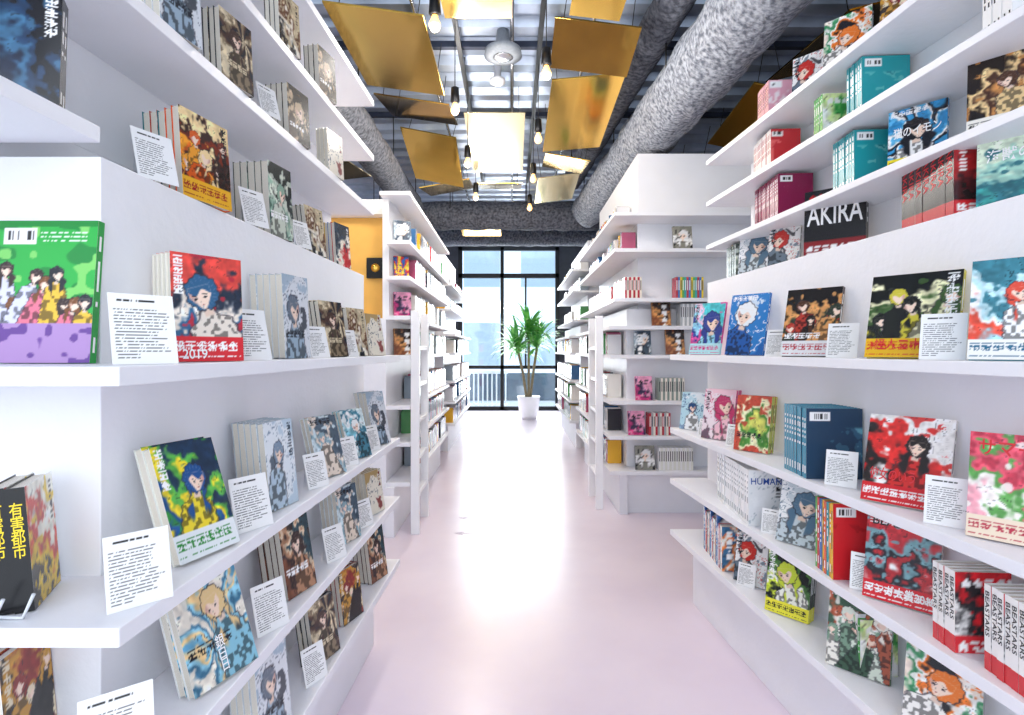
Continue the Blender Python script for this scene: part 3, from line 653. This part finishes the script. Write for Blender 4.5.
P_(-.44,.12,5.2,6.5,3.5,M_gold_refl,-6,0,PL); P_(.30,.86,4.3,5.6,3.42,M_gold,-4,-5)
P_(.34,.8,5.8,6.55,3.42,M_gold,8,10); P_(.30,.8,6.7,7.6,3.42,M_gold_refl,-4,-7,PL)
P_(-1.15,-.52,4.72,5.5,3.55,M_bronze,10,8,BZ); P_(-1.12,-.55,5.65,6.6,3.45,M_gold,-14,12); P_(-1.1,-.5,6.7,7.7,3.45,M_gold,10,-10)
P_(-.42,.12,6.8,7.8,3.5,M_gold,12,0); P_(.28,.85,3.72,4.22,3.5,M_bronze,-10,8,BZ)
P_(1.95,2.6,3.3,4.4,3.5,M_bronze,5,-14,BZ); P_(1.95,2.6,4.6,5.7,3.45,M_gold,-5,12); P_(1.95,2.6,2.2,3.1,3.5,M_gold,4,10); P_(1.95,2.6,5.9,7.0,3.45,M_gold,8,10)
P_(-2.3,-1.7,3.0,4.0,3.45,M_gold,5,8); P_(-2.3,-1.75,4.3,5.6,3.45,M_gold,-6,-6); P_(-2.3,-1.75,5.9,7.1,3.45,M_gold,8,-6)
P_(.2,.75,9.2,10.4,3.55,M_gold,6,0); P_(-.9,-.2,9.2,10.4,3.55,M_gold,-6,0); P_(-.5,.2,11.4,12.4,3.65,M_gold,4,0)
def duct(pts,r_,mat,lab,rough=.05):
    o=tube('insulated_duct',pts,r_,mat,22,rough=rough,rings=40); tag(o,lab,'duct')
    a,b_=Vector(pts[0]),Vector(pts[1]); n_=4
    for i in range(n_):
        p=a.lerp(b_,(i+.5)/n_); d=(b_-a).normalized(); s=Vector((d.y,-d.x,0))*r_*.9
        for sg in(-1,1): tube('hanger_rod',[(p.x+s.x*sg,p.y+s.y*sg,p.z),(p.x+s.x*sg,p.y+s.y*sg,CZ+.01)],.006,M_dark,6,o)
    return o
f_=-.0614
duct([(1.60+f_*1.8,1.8,3.4),(1.60+f_*8.2,8.2,3.4)],.235,M_duct,'thick grey insulated round duct under the ceiling',.06)
duct([(1.33+f_*2.6,2.6,3.77),(1.33+f_*8,8,3.77)],.13,M_duct2,'thin dark insulated duct beside the thick one')
duct([(-1.42,2.6,3.42),(-1.42,8.2,3.42)],.17,M_duct2,'dark grey insulated duct over the bookcases')
duct([(-2.6,8.6,3.42),(1.9,8.6,3.42)],.21,M_duct2,'dark insulated duct crossing the room')
duct([(-2.6,10.95,3.6),(1.9,10.95,3.6)],.2,M_duct2,'second dark insulated duct crossing the room')
for x in(-.42,.22):
    o=boxes('track_rail',[(x-.018,x+.018,1.5,8.2,3.80,3.84)]+[(x-.006,x+.006,y_,y_+.012,3.84,CZ+.02) for y_ in(2,3.5,5,6.5,8)],M_dark); tag(o,'black lighting track under the ceiling','lighting track')
for x in(-.72,.0,.62):
    o=tube('conduit',[(x,1.5,3.9),(x,13,3.9)],.016,M_steel,8); tag(o,'thin steel conduit along the ceiling','pipe')
for y_ in(3.2,4.7,6.1):
    o=boxes('ceiling_joist',[(-3.9,3.9,y_,y_+.05,3.90,CZ)],M_joist); tag(o,'dark steel joist under the metal deck','beam')
for i,(x,y_) in enumerate(((-.42,3.1),(.22,3.65),(-.42,4.2),(.22,4.78),(-.42,5.4),(.22,5.9),(-.42,6.6),(.22,7.1))):
    e=empty('pendant_lamp',(x,y_,3.2),'bare warm bulb in a black socket on a cord','pendant lamp','bare bulb pendants')
    tube('cord',[(0,0,.1),(0,0,.6)],.004,M_dark,6,e)
    lathe('socket',[(.012,.14),(.028,.13),(.034,.03),(.024,.02)],M_dark,16,Matrix(),e)
    lathe('bulb',[(.014,.022),(.02,0),(.032,-.025),(.032,-.04),(.02,-.062),(.005,-.07)],M_bulb,18,Matrix(),e)
    if i%2==0 or i==1:
        l=bpy.data.lights.new('bulb_glow','POINT'); l.energy=32; l.color=(1,.95,.9); l.shadow_soft_size=.08
        lo=bpy.data.objects.new('bulb_glow',l); col.objects.link(lo); lo.parent=e; lo.location=(0,0,-.17)
e=empty('ceiling_speaker',(-.07,4.5,3.72),'round grey speaker hung from the deck','speaker')
lathe('body',[(.05,.2),(.06,.1),(.14,.05),(.15,0),(.1,-.01)],M_speaker,28,Matrix(),e); lathe('cone',[(.08,-.011),(.07,-.016),(.03,-.03)],M_steel,24,Matrix(),e)
e=empty('smoke_detector',(-.13,5.1,3.8),'small white smoke detector','smoke detector')
lathe('body',[(.03,.15),(.03,.03),(.07,.02),(.07,-.01),(.03,-.035)],M_white2,20,Matrix(),e)

for (x,y_) in((-.42,4.75),(-.42,4.35)):
    t=.014
    prs=[(rect(x,x+.22,y_,y_+t),.0005,.0015),([(x-.02,y_+.006),(x+.05,y_+.05),(x+.05,y_+.032),(x+.01,y_+.006),(x+.05,y_-.02),(x+.05,y_-.038)],.0005,.0015),(rect(x+.26,x+.34,y_-.04,y_-.03),.0005,.0015),(rect(x+.26,x+.34,y_+.04,y_+.05),.0005,.0015),(rect(x+.26,x+.27,y_-.03,y_+.04),.0005,.0015),(rect(x+.33,x+.34,y_-.03,y_+.04),.0005,.0015)]
    o=prisms('floor_marking',prs,M_mark); tag(o,'faint arrow and box symbol printed on the floor','floor marking')

# plant
px,py=.34,11.6
e=empty('potted_dracaena',(px,py,0),'tall green dracaena with spiky leaves in a white pot','potted plant')
lathe('pot',[(.15,0),(.19,.1),(.23,.44),(.235,.46),(.2,.46),(.19,.41)],M_pot,32,Matrix(),e); lathe('soil',[(.18,.39),(.19,.42),(.1,.435)],M_soil,24,Matrix(),e)
heads=[]
for (dx,dy,h) in((0,0,1.72),(.11,.03,1.5),(-.14,-.02,1.42)):
    tube('trunk',[(dx*.3,dy*.3,.42),(dx*.8,dy,.9),(dx*1.6,dy*1.5,h)],.028,M_trunk,10,e,rough=.05,rings=5); heads.append((dx*1.6,dy*1.5,h))
bm=bmesh.new(); rl=random.Random(8)
for hd in heads:
    for i in range(64):
        az=rl.uniform(0,6.28); el=rl.uniform(-.2,1.45); L=rl.uniform(.52,.8); wd=rl.uniform(.026,.042); p=Vector(hd)+Vector((0,0,rl.uniform(-.1,.1)))
        prev=None; seg=7
        for s in range(seg+1):
            t=s/seg; a=el-1.3*t*t
            wv=wd*(math.sin(math.pi*min(1,.15+t*.85)))
            sd=Vector((-math.sin(az),math.cos(az),0))*wv
            a1=bm.verts.new(p-sd); b1=bm.verts.new(p+sd)
            if prev: bm.faces.new((prev[0],prev[1],b1,a1))
            prev=(a1,b1)
            p=p+Vector((math.cos(az)*math.cos(a),math.sin(az)*math.cos(a),math.sin(a)))*(L/seg)
me=bpy.data.meshes.new('leaves'); bm.to_mesh(me); bm.free(); mk('leaves',me,e,M_leaf)

# ---------------------------------------------------------------- lights
wd=bpy.data.worlds.new('World'); scene.world=wd; wd.use_nodes=True
bg=wd.node_tree.nodes['Background']; bg.inputs[0].default_value=(.80,.89,1,1); bg.inputs[1].default_value=1.6
def area(loc,rot,sx,sy,e_,c=(1,1,1)):
    l=bpy.data.lights.new('area','AREA'); l.shape='RECTANGLE'; l.size=sx; l.size_y=sy; l.energy=e_; l.color=c
    o=bpy.data.objects.new('area_light',l); o.location=loc; o.rotation_euler=rot; col.objects.link(o); return o
area((0,-1.2,2.2),(R(76),0,0),3,2.4,40,(.93,.96,1))  # added fill light behind the camera, no fixture there
area((0,13.15,2.0),(R(-90),0,0),2.2,3.4,290,(.90,.96,1))
l=bpy.data.lights.new('wall_wash','POINT'); l.energy=16; l.color=(1,.88,.6); l.shadow_soft_size=.1
o=bpy.data.objects.new('wall_wash',l); o.location=(-1.6,4.1,2.75); col.objects.link(o)

cam=bpy.data.cameras.new('cam'); cam.lens=20.04; cam.sensor_width=36; cam.clip_start=.02; cam.shift_y=-.0073
co=bpy.data.objects.new('camera',cam); co.location=(0,0,1.4); co.rotation_euler=(R(90),0,0); col.objects.link(co); scene.camera=co
